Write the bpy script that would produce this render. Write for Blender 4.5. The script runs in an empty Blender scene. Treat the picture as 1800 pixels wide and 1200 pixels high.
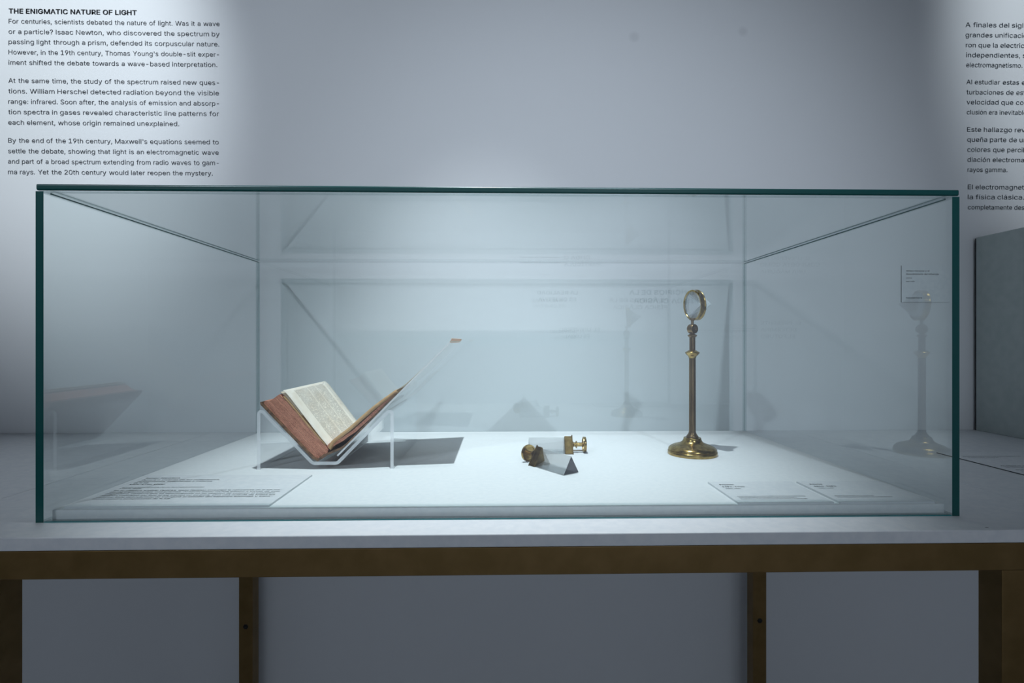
import bpy, bmesh, math, random, os
from mathutils import Vector, Matrix

random.seed(7)
S = bpy.context.scene
COL = S.collection
T = 0.95                      # height of the table top above the floor; all lengths below are measured from the table top

# ------------------------------------------------------------------ camera, world, lamps, exposure
F_PX = 920.0
cam_d = bpy.data.cameras.new('camera')
cam_d.sensor_width = 36.0
cam_d.lens = F_PX / 1800 * 36.0
cam_d.clip_start = 0.02
cam_d.shift_y = (600.5 - 600.0) / 1800
cam = bpy.data.objects.new('camera', cam_d)
COL.objects.link(cam)
cam.location = (-0.0075, -0.68, 0.2306 + T)
cam.rotation_euler = (math.pi / 2, 0, -math.atan(20 / F_PX))
S.camera = cam

W = bpy.data.worlds.new('world')
S.world = W
W.use_nodes = True
bg = W.node_tree.nodes['Background']
bg.inputs['Color'].default_value = (0.55, 0.68, 0.85, 1)
bg.inputs['Strength'].default_value = 0.05


def spot(name, loc, aim, watts, deg, blend, colour, radius):
    d = bpy.data.lights.new(name, 'SPOT')
    d.energy = watts
    d.spot_size = math.radians(deg)
    d.spot_blend = blend
    d.color = colour
    d.shadow_soft_size = radius
    o = bpy.data.objects.new(name, d)
    COL.objects.link(o)
    o.location = (loc[0], loc[1], loc[2] + T)
    v = Vector((aim[0] - loc[0], aim[1] - loc[1], aim[2] - loc[2]))
    o.rotation_euler = v.to_track_quat('-Z', 'Y').to_euler()
    return o


COOL = (0.87, 0.95, 1.0)
VIOLET = (0.80, 0.885, 1.0)
spot('case_spotlight', (-0.10, -0.045, 2.10), (-0.03, 0.30, 0.0), 182, 38, 1.0, COOL, 0.014)
spot('text_spotlight', (-1.30, -0.75, 2.30), (-1.20, 0.667, 1.02), 165, 33, 0.8, COOL, 0.03)
spot('text_spotlight', (1.08, -0.75, 2.30), (1.66, 0.667, 1.02), 105, 34, 0.8, COOL, 0.03)
spot('track_light', (-2.04, -2.40, 2.23), (-0.26, 0.667, 0.50), 165, 33, 1.0, VIOLET, 0.045)
spot('track_light', (0.75, -2.40, 2.23), (0.36, 0.667, 0.44), 110, 33, 1.0, VIOLET, 0.045)
spot('bounce_fill_spot', (-0.7, -3.6, 2.4), (-0.5, -5.6, 0.1), 430, 95, 1.0, VIOLET, 0.05)  # two unseen lamps added for fill, bounced off the opposite wall
spot('bounce_fill_spot', (1.7, -3.6, 2.4), (1.5, -5.6, 0.1), 440, 95, 1.0, VIOLET, 0.05)

S.view_settings.view_transform = 'Standard'
S.view_settings.look = 'None'
S.view_settings.exposure = 0.0
S.view_settings.gamma = 1.0
S.view_settings.use_curve_mapping = False
try:
    S.cycles.transparent_max_bounces = 40
    S.cycles.max_bounces = 16
    S.cycles.transmission_bounces = 12
    S.cycles.glossy_bounces = 8
    S.cycles.caustics_reflective = False
    S.cycles.caustics_refractive = False
    S.cycles.use_denoising = True
except Exception:
    pass


# ------------------------------------------------------------------ materials
def new_mat(name):
    m = bpy.data.materials.new(name)
    m.use_nodes = True
    return m, m.node_tree.nodes, m.node_tree.links, m.node_tree.nodes['Principled BSDF']


def plain(name, col, rough=0.6, metal=0.0, spec=0.5):
    m, n, l, b = new_mat(name)
    b.inputs['Base Color'].default_value = (*col, 1)
    b.inputs['Roughness'].default_value = rough
    b.inputs['Metallic'].default_value = metal
    b.inputs['Specular IOR Level'].default_value = spec
    return m


def noisy(name, c1, c2, scale=40, rough=0.6, metal=0.0, bump=0.0, stretch=(1, 1, 1), spec=0.5, detail=6, lo=0.35, hi=0.65):
    m, n, l, b = new_mat(name)
    tc = n.new('ShaderNodeTexCoord')
    mp = n.new('ShaderNodeMapping')
    mp.inputs['Scale'].default_value = stretch
    nz = n.new('ShaderNodeTexNoise')
    nz.inputs['Scale'].default_value = scale
    nz.inputs['Detail'].default_value = detail
    cr = n.new('ShaderNodeValToRGB')
    cr.color_ramp.elements[0].color = (*c1, 1)
    cr.color_ramp.elements[1].color = (*c2, 1)
    cr.color_ramp.elements[0].position = lo
    cr.color_ramp.elements[1].position = hi
    l.new(tc.outputs['Object'], mp.inputs['Vector'])
    l.new(mp.outputs['Vector'], nz.inputs['Vector'])
    l.new(nz.outputs['Fac'], cr.inputs['Fac'])
    l.new(cr.outputs['Color'], b.inputs['Base Color'])
    b.inputs['Roughness'].default_value = rough
    b.inputs['Metallic'].default_value = metal
    b.inputs['Specular IOR Level'].default_value = spec
    if bump:
        bp = n.new('ShaderNodeBump')
        bp.inputs['Strength'].default_value = bump
        bp.inputs['Distance'].default_value = 0.002
        l.new(nz.outputs['Fac'], bp.inputs['Height'])
        l.new(bp.outputs['Normal'], b.inputs['Normal'])
    return m


def math_node(n, op, a=None, b=None):
    k = n.new('ShaderNodeMath')
    k.operation = op
    for i, v in enumerate((a, b)):
        if v is not None and not hasattr(v, 'links'):
            k.inputs[i].default_value = v
    return k


def pane_mat(name, tint, f0=0.04, body=None, body_amt=0.0, both=False):
    """Sheet glass: clear straight-through view plus a mirror reflection that grows towards grazing angles (Schlick)."""
    m, n, l, b = new_mat(name)
    n.remove(b)
    out = n['Material Output']
    geo = n.new('ShaderNodeNewGeometry')
    dot = n.new('ShaderNodeVectorMath')
    dot.operation = 'DOT_PRODUCT'
    l.new(geo.outputs['Normal'], dot.inputs[0])
    l.new(geo.outputs['Incoming'], dot.inputs[1])
    ab = math_node(n, 'ABSOLUTE')
    l.new(dot.outputs['Value'], ab.inputs[0])
    om = math_node(n, 'SUBTRACT', 1.0)
    l.new(ab.outputs[0], om.inputs[1])
    pw = math_node(n, 'POWER', None, 5.0)
    l.new(om.outputs[0], pw.inputs[0])
    mu = math_node(n, 'MULTIPLY', None, 1 - f0)
    l.new(pw.outputs[0], mu.inputs[0])
    ad = math_node(n, 'ADD', None, f0)
    l.new(mu.outputs[0], ad.inputs[0])
    if both:                      # reflection of the two faces of the sheet taken together: 1 - (1 - F)^2
        inv = math_node(n, 'SUBTRACT', 1.0)
        l.new(ad.outputs[0], inv.inputs[1])
        sq = math_node(n, 'MULTIPLY')
        l.new(inv.outputs[0], sq.inputs[0])
        l.new(inv.outputs[0], sq.inputs[1])
        ad = math_node(n, 'SUBTRACT', 1.0)
        l.new(sq.outputs[0], ad.inputs[1])
    tr = n.new('ShaderNodeBsdfTransparent')
    tr.inputs['Color'].default_value = (*tint, 1)
    gl = n.new('ShaderNodeBsdfGlossy')
    gl.inputs['Roughness'].default_value = 0.0
    gl.inputs['Color'].default_value = (1, 1, 1, 1)
    base = tr
    if body:
        df = n.new('ShaderNodeBsdfDiffuse')
        df.inputs['Color'].default_value = (*body, 1)
        mb = n.new('ShaderNodeMixShader')
        mb.inputs[0].default_value = body_amt
        l.new(tr.outputs[0], mb.inputs[1])
        l.new(df.outputs[0], mb.inputs[2])
        base = mb
    mx = n.new('ShaderNodeMixShader')
    l.new(ad.outputs[0], mx.inputs[0])
    l.new(base.outputs[0], mx.inputs[1])
    l.new(gl.outputs[0], mx.inputs[2])
    l.new(mx.outputs[0], out.inputs['Surface'])
    return m


def cut_glass(name, ior, clear, col=(0.97, 0.99, 1.0)):
    """Solid optical glass that still lets part of the lamp light straight through."""
    m, n, l, b = new_mat(name)
    n.remove(b)
    out = n['Material Output']
    g = n.new('ShaderNodeBsdfGlass')
    g.inputs['IOR'].default_value = ior
    g.inputs['Roughness'].default_value = 0.0
    g.inputs['Color'].default_value = (*col, 1)
    t = n.new('ShaderNodeBsdfTransparent')
    mx = n.new('ShaderNodeMixShader')
    mx.inputs[0].default_value = clear
    l.new(g.outputs[0], mx.inputs[1])
    l.new(t.outputs[0], mx.inputs[2])
    l.new(mx.outputs[0], out.inputs['Surface'])
    return m


def wall_mat():
    m, n, l, b = new_mat('white_wall_paint')
    tc = n.new('ShaderNodeTexCoord')
    nz = n.new('ShaderNodeTexNoise')
    nz.inputs['Scale'].default_value = 260
    nz.inputs['Detail'].default_value = 3
    l.new(tc.outputs['Object'], nz.inputs['Vector'])
    bp = n.new('ShaderNodeBump')
    bp.inputs['Strength'].default_value = 0.06
    bp.inputs['Distance'].default_value = 0.001
    l.new(nz.outputs['Fac'], bp.inputs['Height'])
    l.new(bp.outputs['Normal'], b.inputs['Normal'])
    # two filled-in drill holes that show as faint grey dots on the wall
    geo = n.new('ShaderNodeNewGeometry')
    acc = None
    for (cx, cz, r) in ((0.338, 1.019, 0.013), (0.622, 1.037, 0.012)):
        d = n.new('ShaderNodeVectorMath')
        d.operation = 'DISTANCE'
        l.new(geo.outputs['Position'], d.inputs[0])
        d.inputs[1].default_value = (cx, 0.667, cz + T)
        mr = n.new('ShaderNodeMapRange')
        mr.inputs['From Min'].default_value = r * 0.5
        mr.inputs['From Max'].default_value = r * 1.3
        mr.inputs['To Min'].default_value = 0.12
        mr.inputs['To Max'].default_value = 0.0
        l.new(d.outputs['Value'], mr.inputs['Value'])
        if acc is None:
            acc = mr.outputs[0]
        else:
            ad = math_node(n, 'ADD')
            l.new(acc, ad.inputs[0])
            l.new(mr.outputs[0], ad.inputs[1])
            acc = ad.outputs[0]
    mix = n.new('ShaderNodeMixRGB')
    mix.inputs[1].default_value = (0.78, 0.80, 0.82, 1)
    mix.inputs[2].default_value = (0.1, 0.1, 0.12, 1)
    l.new(acc, mix.inputs[0])
    l.new(mix.outputs[0], b.inputs['Base Color'])
    b.inputs['Roughness'].default_value = 0.85
    b.inputs['Specular IOR Level'].default_value = 0.2
    return m


def print_mat():
    """Aged paper carrying rows of small illegible print; u runs fore-edge to gutter, v tail to head."""
    m, n, l, b = new_mat('printed_page')
    uv = n.new('ShaderNodeUVMap')
    sep = n.new('ShaderNodeSeparateXYZ')
    l.new(uv.outputs['UV'], sep.inputs[0])
    U, V = sep.outputs['X'], sep.outputs['Y']

    def band(src, lo, hi):
        a = math_node(n, 'GREATER_THAN', None, lo)
        l.new(src, a.inputs[0])
        c = math_node(n, 'LESS_THAN', None, hi)
        l.new(src, c.inputs[0])
        k = math_node(n, 'MULTIPLY')
        l.new(a.outputs[0], k.inputs[0])
        l.new(c.outputs[0], k.inputs[1])
        return k.outputs[0]

    def mul(a, c):
        k = math_node(n, 'MULTIPLY')
        l.new(a, k.inputs[0])
        l.new(c, k.inputs[1])
        return k.outputs[0]

    def add(a, c):
        k = math_node(n, 'MAXIMUM')
        l.new(a, k.inputs[0])
        l.new(c, k.inputs[1])
        return k.outputs[0]

    body = mul(band(U, 0.13, 0.93), add(add(band(V, 0.17, 0.44), band(V, 0.455, 0.64)), band(V, 0.655, 0.86)))
    head = mul(band(U, 0.16, 0.90), band(V, 0.915, 0.935))
    rows = math_node(n, 'MULTIPLY', None, 60.0)
    l.new(V, rows.inputs[0])
    fr = math_node(n, 'FRACT')
    l.new(rows.outputs[0], fr.inputs[0])
    row_on = band(fr.outputs[0], 0.2, 0.78)
    fl = math_node(n, 'FLOOR')
    l.new(rows.outputs[0], fl.inputs[0])
    cmb = n.new('ShaderNodeCombineXYZ')
    su = math_node(n, 'MULTIPLY', None, 120.0)
    l.new(U, su.inputs[0])
    sv = math_node(n, 'MULTIPLY', None, 7.31)
    l.new(fl.outputs[0], sv.inputs[0])
    l.new(su.outputs[0], cmb.inputs[0])
    l.new(sv.outputs[0], cmb.inputs[1])
    nz = n.new('ShaderNodeTexNoise')
    nz.inputs['Scale'].default_value = 1.0
    nz.inputs['Detail'].default_value = 4
    l.new(cmb.outputs[0], nz.inputs['Vector'])
    ink = math_node(n, 'GREATER_THAN', None, 0.44)
    l.new(nz.outputs['Fac'], ink.inputs[0])
    txt = mul(mul(body, row_on), ink.outputs[0])
    hw = math_node(n, 'GREATER_THAN', None, 0.53)
    l.new(nz.outputs['Fac'], hw.inputs[0])
    txt = add(txt, mul(head, hw.outputs[0]))
    txt = add(txt, mul(band(U, 0.095, 0.12), band(V, 0.885, 0.92)))
    dim = math_node(n, 'MULTIPLY', None, 0.58)
    l.new(txt, dim.inputs[0])
    big = n.new('ShaderNodeTexNoise')
    big.inputs['Scale'].default_value = 6
    l.new(uv.outputs['UV'], big.inputs['Vector'])
    pap = n.new('ShaderNodeValToRGB')
    pap.color_ramp.elements[0].color = (0.84, 0.76, 0.65, 1)
    pap.color_ramp.elements[1].color = (0.93, 0.88, 0.79, 1)
    pap.color_ramp.elements[0].position = 0.3
    pap.color_ramp.elements[1].position = 0.6
    l.new(big.outputs['Fac'], pap.inputs['Fac'])
    mix = n.new('ShaderNodeMixRGB')
    l.new(dim.outputs[0], mix.inputs[0])
    l.new(pap.outputs[0], mix.inputs[1])
    mix.inputs[2].default_value = (0.09, 0.085, 0.08, 1)
    l.new(mix.outputs[0], b.inputs['Base Color'])
    b.inputs['Roughness'].default_value = 0.9
    b.inputs['Specular IOR Level'].default_value = 0.1
    return m


def edge_paper_mat():
    """Red sprinkled page edges: fine page lines and speckles."""
    m, n, l, b = new_mat('red_sprinkled_page_edges')
    tc = n.new('ShaderNodeTexCoord')
    mp = n.new('ShaderNodeMapping')
    mp.inputs['Rotation'].default_value = (0, math.radians(-46), 0)
    l.new(tc.outputs['Object'], mp.inputs['Vector'])
    m2 = n.new('ShaderNodeMapping')
    m2.inputs['Scale'].default_value = (60, 60, 1400)
    l.new(mp.outputs['Vector'], m2.inputs['Vector'])
    nz = n.new('ShaderNodeTexNoise')
    nz.inputs['Scale'].default_value = 1.0
    nz.inputs['Detail'].default_value = 4
    l.new(m2.outputs['Vector'], nz.inputs['Vector'])
    sp = n.new('ShaderNodeTexNoise')
    sp.inputs['Scale'].default_value = 900
    l.new(tc.outputs['Object'], sp.inputs['Vector'])
    ad = math_node(n, 'ADD')
    l.new(nz.outputs['Fac'], ad.inputs[0])
    l.new(sp.outputs['Fac'], ad.inputs[1])
    cr = n.new('ShaderNodeValToRGB')
    cr.color_ramp.elements[0].color = (0.23, 0.065, 0.035, 1)
    cr.color_ramp.elements[1].color = (0.82, 0.38, 0.25, 1)
    cr.color_ramp.elements[0].position = 0.36
    cr.color_ramp.elements[1].position = 0.64
    hf = math_node(n, 'MULTIPLY', None, 0.5)
    l.new(ad.outputs[0], hf.inputs[0])
    l.new(hf.outputs[0], cr.inputs['Fac'])
    l.new(cr.outputs[0], b.inputs['Base Color'])
    b.inputs['Roughness'].default_value = 0.85
    return m


M = {}
M['wall'] = wall_mat()
M['floor'] = noisy('grey_floor', (0.36, 0.36, 0.38), (0.42, 0.42, 0.44), 8, 0.6)
M['ceiling'] = plain('dark_ceiling_paint', (0.04, 0.04, 0.045), 0.9)
M['ink'] = plain('black_vinyl_lettering', (0.012, 0.022, 0.035), 0.55, 0, 0.3)
M['ink_grey'] = plain('grey_vinyl_lettering', (0.05, 0.055, 0.065), 0.6, 0, 0.3)
M['card'] = noisy('white_card', (0.74, 0.77, 0.80), (0.80, 0.82, 0.84), 120, 0.7, spec=0.3)
M['card_edge'] = plain('card_edge', (0.72, 0.75, 0.77), 0.8)
M['card_edge_shadow'] = plain('shadow_line_card_edge', (0.05, 0.055, 0.06), 0.8)  # edge darkened to draw the shadow line beside the card
M['table_white'] = noisy('white_table_lacquer', (0.72, 0.75, 0.78), (0.78, 0.80, 0.82), 90, 0.5, spec=0.35)
M['platform'] = noisy('white_platform_board', (0.80, 0.83, 0.85), (0.85, 0.87, 0.88), 150, 0.75, bump=0.02, spec=0.25)
M['bronze'] = noisy('dark_bronze_steel', (0.20, 0.125, 0.042), (0.24, 0.15, 0.056), 30, 0.42, metal=0.55, spec=0.4)
M['black'] = plain('black_hole', (0.004, 0.004, 0.004), 0.7)
M['panel'] = noisy('pale_grey_panel', (0.44, 0.50, 0.49), (0.49, 0.54, 0.53), 50, 0.75)
M['glass'] = pane_mat('clear_sheet_glass', (0.976, 0.994, 0.992), 0.04, None, 0.0, True)
M['glass_far'], _n, _l, _b = new_mat('clear_sheet_glass_far_face')
_t = _n.new('ShaderNodeBsdfTransparent')
_t.inputs['Color'].default_value = (0.976, 0.994, 0.992, 1)
_l.new(_t.outputs[0], _n['Material Output'].inputs['Surface'])
_n.remove(_b)
M['glass_edge'] = plain('dark_green_glass_edge', (0.001, 0.075, 0.072), 0.32, 0, 0.5)
M['glass_edge_soft'] = pane_mat('pale_green_glass_edge', (0.82, 0.90, 0.90), 0.04, (0.03, 0.11, 0.12), 0.18)
M['seal'] = plain('teal_seal', (0.02, 0.26, 0.28), 0.3)
M['acrylic'] = pane_mat('clear_acrylic', (0.985, 0.992, 0.995))
M['acrylic_edge'] = pane_mat('light_piped_acrylic_edge', (1.0, 1.0, 1.0), 0.04, (0.96, 0.98, 1.0), 0.62)  # whitened body colour paints the light piped to the cut edge
M['leather'] = noisy('worn_brown_leather', (0.07, 0.038, 0.020), (0.24, 0.13, 0.065), 160, 0.6, bump=0.2)
M['edges'] = edge_paper_mat()
M['page'] = print_mat()
M['paper'] = noisy('aged_paper', (0.62, 0.54, 0.42), (0.74, 0.66, 0.54), 30, 0.9, spec=0.1)
M['tan_paper'] = noisy('tan_endpaper', (0.50, 0.30, 0.15), (0.62, 0.40, 0.21), 60, 0.85, spec=0.1)
M['pink_paper'] = noisy('pinkish_fold_out_paper', (0.78, 0.44, 0.28), (0.90, 0.60, 0.44), 300, 0.85, spec=0.1)
M['brass'] = noisy('aged_brass', (0.26, 0.17, 0.055), (0.50, 0.36, 0.13), 130, 0.24, metal=1.0)
M['brass_cap'] = noisy('dark_aged_brass', (0.09, 0.062, 0.022), (0.20, 0.14, 0.05), 110, 0.36, metal=1.0)
M['brass_dull'] = noisy('tarnished_brass', (0.13, 0.085, 0.045), (0.27, 0.19, 0.10), 90, 0.34, metal=1.0, stretch=(1, 1, 0.15))
M['prism'] = cut_glass('prism_glass', 1.52, 0.52)
M['prism_end_reflection'] = cut_glass('prism_end_dark_reflection_glass', 1.52, 0.05, (0.12, 0.12, 0.14))  # dark tint paints in the internal reflection at the end face
M['cone'] = cut_glass('cone_glass', 1.50, 0.12)
M['mark'] = plain('grey_scuff', (0.05, 0.06, 0.07), 0.8)
M['frame_grey'] = plain('grey_frame', (0.16, 0.17, 0.18), 0.6)


# ------------------------------------------------------------------ helpers
def link(o, parent=None):
    COL.objects.link(o)
    if parent is not None:
        o.parent = parent
    return o


def thing(name, label, cat, loc, group=None, rotz=0.0):
    """An Empty at the base of a thing; its parts are its children. loc is measured from the table top."""
    o = bpy.data.objects.new(name, None)
    o.empty_display_size = 0.05
    o.location = (loc[0], loc[1], loc[2] + T)
    o.rotation_euler = (0, 0, rotz)
    o['label'] = label
    o['category'] = cat
    if group:
        o['group'] = group
    return link(o)


def base_of(p):
    v = Vector((0, 0, 0))
    while p is not None:
        v += p.location
        p = p.parent
    return v - Vector((0, 0, T))


def obj(name, bm, mats, parent=None, origin=None, smooth=False, local=False):
    """One mesh object; bm is in table-top coordinates (or the parent's own when local)."""
    if not isinstance(mats, (list, tuple)):
        mats = [mats]
    if local:
        org = Vector((0, 0, 0))
        shift = None
    else:
        org = Vector(origin) if origin is not None else (base_of(parent) if parent is not None else Vector((0, 0, 0)))
        shift = -org
    if shift is not None:
        bmesh.ops.translate(bm, verts=bm.verts, vec=shift)
    me = bpy.data.meshes.new(name)
    bm.to_mesh(me)
    bm.free()
    for m in mats:
        me.materials.append(m)
    if smooth:
        for p in me.polygons:
            p.use_smooth = True
    o = bpy.data.objects.new(name, me)
    if parent is None:
        o.location = org + Vector((0, 0, T))
    elif not local and origin is not None:
        o.location = org - base_of(parent)
    return link(o, parent)


def tag(o, label, cat, group=None):
    o['label'] = label
    o['category'] = cat
    if group:
        o['group'] = group
    return o


def struct(o):
    o['kind'] = 'structure'
    return o


def box(bm, lo, hi, mi=0, bevel=0.0, seg=2):
    x0, y0, z0 = lo
    x1, y1, z1 = hi
    r = bmesh.ops.create_cube(bm, size=1.0)
    vs = r['verts']
    for v in vs:
        v.co = Vector((x0 + (v.co.x + .5) * (x1 - x0), y0 + (v.co.y + .5) * (y1 - y0), z0 + (v.co.z + .5) * (z1 - z0)))
    fs = list({f for v in vs for f in v.link_faces})
    for f in fs:
        f.material_index = mi
    if bevel:
        es = list({e for v in vs for e in v.link_edges})
        bmesh.ops.bevel(bm, geom=es, offset=bevel, segments=seg, affect='EDGES', profile=0.5)
    return fs


def B(lo, hi, bevel=0.0, seg=2):
    bm = bmesh.new()
    box(bm, lo, hi, 0, bevel, seg)
    return bm


def prism_y(bm, pts, y0, y1, mi_side=0, mi_end=None, nseg=1, flip=False):
    """Extrude an (x, z) outline along y."""
    mi_end = mi_side if mi_end is None else mi_end
    rings = []
    for k in range(nseg + 1):
        y = y0 + (y1 - y0) * k / nseg
        rings.append([bm.verts.new((x, y, z)) for x, z in pts])
    n = len(pts)
    fs = []
    for k in range(nseg):
        for i in range(n):
            j = (i + 1) % n
            f = bm.faces.new((rings[k][i], rings[k][j], rings[k + 1][j], rings[k + 1][i]))
            f.material_index = mi_side
            fs.append(f)
    f = bm.faces.new(rings[0])
    f.material_index = mi_end
    f = bm.faces.new(rings[-1][::-1])
    f.material_index = mi_end
    bmesh.ops.recalc_face_normals(bm, faces=bm.faces)
    return fs


def offset_path(path, h):
    """Left and right offset of an open (x, z) path."""
    L, R = [], []
    n = len(path)
    for i in range(n):
        a = Vector(path[max(0, i - 1)])
        b = Vector(path[min(n - 1, i + 1)])
        p = Vector(path[i])
        if 0 < i < n - 1:
            d1 = (p - a).normalized()
            d2 = (b - p).normalized()
            n1 = Vector((-d1.y, d1.x))
            n2 = Vector((-d2.y, d2.x))
            m = (n1 + n2).normalized()
            k = 1 / max(0.35, m.dot(n1))
        else:
            d = (b - a).normalized()
            m = Vector((-d.y, d.x))
            k = 1
        L.append(tuple(p + m * h * k))
        R.append(tuple(p - m * h * k))
    return L, R


def round_path(pts, radii, seg=8):
    out = [tuple(pts[0])]
    for i in range(1, len(pts) - 1):
        p0, p, p1 = Vector(pts[i - 1]), Vector(pts[i]), Vector(pts[i + 1])
        r = radii[i - 1]
        d0 = (p0 - p).normalized()
        d1 = (p1 - p).normalized()
        ang = d0.angle(d1)
        t = r / math.tan(ang / 2)
        c = p + (d0 + d1).normalized() * (r / math.sin(ang / 2))
        a = p + d0 * t
        b = p + d1 * t
        va, vb = a - c, b - c
        a0 = math.atan2(va.y, va.x)
        da = math.atan2(vb.y, vb.x) - a0
        while da > math.pi:
            da -= 2 * math.pi
        while da < -math.pi:
            da += 2 * math.pi
        for k in range(seg + 1):
            t_ = a0 + da * k / seg
            out.append((c.x + r * math.cos(t_), c.y + r * math.sin(t_)))
    out.append(tuple(pts[-1]))
    return out


def lathe(bm, prof, seg=48, mi=0, mat=None):
    """Revolve (r, z) about z; mat is an optional transform."""
    rings = []
    for r, z in prof:
        if r < 1e-6:
            rings.append([bm.verts.new((0, 0, z))])
        else:
            rings.append([bm.verts.new((r * math.cos(2 * math.pi * k / seg), r * math.sin(2 * math.pi * k / seg), z)) for k in range(seg)])
    fs = []
    for a, b in zip(rings, rings[1:]):
        for k in range(seg):
            j = (k + 1) % seg
            if len(a) == 1 and len(b) == 1:
                continue
            if len(a) == 1:
                f = bm.faces.new((a[0], b[j], b[k]))
            elif len(b) == 1:
                f = bm.faces.new((a[k], a[j], b[0]))
            else:
                f = bm.faces.new((a[k], a[j], b[j], b[k]))
            f.material_index = mi
            fs.append(f)
    if mat is not None:
        vs = [v for r in rings for v in r]
        bmesh.ops.transform(bm, matrix=mat, verts=vs)
    bmesh.ops.recalc_face_normals(bm, faces=bm.faces)
    return fs


def smooth_by_angle(o, deg=35):
    me = o.data
    for p in me.polygons:
        p.use_smooth = True
    bm = bmesh.new()
    bm.from_mesh(me)
    for e in bm.edges:
        if len(e.link_faces) == 2 and e.calc_face_angle(0) > math.radians(deg):
            e.smooth = False
    bm.to_mesh(me)
    bm.free()
    return o


# ---- lettering
try:
    FONT = bpy.data.fonts.load(os.path.join(bpy.utils.resource_path('LOCAL'), 'datafiles', 'fonts', 'Inter.woff2'))
except Exception:
    FONT = None


def glyph_mesh(s, size, bold=0.0, res=3):
    cu = bpy.data.curves.new('lettering', 'FONT')
    if FONT is not None:
        cu.font = FONT
    cu.body = s
    cu.size = size
    cu.resolution_u = res
    cu.fill_mode = 'BOTH'
    cu.offset = bold * size
    ob = bpy.data.objects.new('lettering', cu)
    COL.objects.link(ob)
    bpy.context.view_layer.update()
    dg = bpy.context.evaluated_depsgraph_get()
    me = bpy.data.meshes.new_from_object(ob.evaluated_get(dg))
    bpy.data.objects.remove(ob)
    bpy.data.curves.remove(cu)
    return me


_W = {}
_A = {}


def advance(c, bold):
    k = (c, bold)
    if k not in _A:
        def right(s):
            me = glyph_mesh(s, 1.0, 0.0, 1)
            x = max([v.co.x for v in me.vertices] or [0])
            bpy.data.meshes.remove(me)
            return x
        _A[k] = right(c + 'H') - right('H') + bold * 1.2
    return _A[k]


def strokes(quads):
    bm = bmesh.new()
    for q in quads:
        bm.faces.new([bm.verts.new((x, y, 0)) for x, y in q])
    me = bpy.data.meshes.new('glyph')
    bm.to_mesh(me)
    bm.free()
    return me


def zigzag(xs, top, st):
    """Slanted strokes between x positions, alternately top and bottom."""
    h = st * 0.54
    out = []
    for i in range(len(xs) - 1):
        ya, yb = (top, 0.0) if i % 2 == 0 else (0.0, top)
        out.append([(xs[i] - h, ya), (xs[i] + h, ya), (xs[i + 1] + h, yb), (xs[i + 1] - h, yb)])
    return out


def font_sizes():
    if 'm' not in _A:
        def ext(ch):
            me = glyph_mesh(ch, 1.0, 0.0, 2)
            r = (max(v.co.x for v in me.vertices) - min(v.co.x for v in me.vertices), max(v.co.y for v in me.vertices))
            bpy.data.meshes.remove(me)
            return r
        _A['m'] = (ext('H')[1], ext('x')[1], ext('h')[1])
    return _A['m']


def glyph(c, bold, res):
    """(mesh, advance) of one character at size 1; plain straight strokes for I, l, w, W and M."""
    cap, xh, asc = font_sizes()
    k = cap / 0.727
    st = 0.088 * k + 2 * bold
    if c == 'I':
        return strokes([[(0.085 * k, 0), (0.085 * k + st, 0), (0.085 * k + st, cap), (0.085 * k, cap)]]), 0.17 * k + st
    if c == 'l':
        return strokes([[(0.075 * k, 0), (0.075 * k + st, 0), (0.075 * k + st, asc), (0.075 * k, asc)]]), 0.15 * k + st
    if c == 'w':
        return strokes(zigzag([x * k for x in (0.06, 0.225, 0.40, 0.575, 0.74)], xh, st)), 0.80 * k
    if c == 'W':
        return strokes(zigzag([x * k for x in (0.07, 0.29, 0.50, 0.71, 0.93)], cap, st)), 1.0 * k
    if c == 'M':
        a_, b_ = 0.085 * k, 0.76 * k
        q = [[(a_, 0), (a_ + st, 0), (a_ + st, cap), (a_, cap)], [(b_, 0), (b_ + st, 0), (b_ + st, cap), (b_, cap)]]
        q += zigzag([a_ + st * .6, (a_ + b_ + st) / 2, b_ + st * .4], cap, st)
        return strokes(q), 0.845 * k + st
    return glyph_mesh(c, 1.0, bold, res), advance(c, bold)


def word(s, size, bold, res):
    k = (s, bold, res)
    if k not in _W:
        bm = bmesh.new()
        x = 0.0
        for c in s:
            kg = ('glyph', c, bold, res)
            if kg not in _W:
                _W[kg] = glyph(c, bold, res)
            me, adv = _W[kg]
            n0 = len(bm.verts)
            bm.from_mesh(me)
            bm.verts.ensure_lookup_table()
            bmesh.ops.translate(bm, verts=bm.verts[n0:], vec=(x, 0, 0))
            x += adv
        me = bpy.data.meshes.new('word')
        bm.to_mesh(me)
        bm.free()
        xs = [v.co.x for v in me.vertices] or [0]
        _W[k] = (me, min(xs), max(xs))
    return _W[k]


def put(bm, me, mat):
    n0 = len(bm.verts)
    bm.from_mesh(me)
    bm.verts.ensure_lookup_table()
    bmesh.ops.transform(bm, matrix=mat, verts=bm.verts[n0:])


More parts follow.
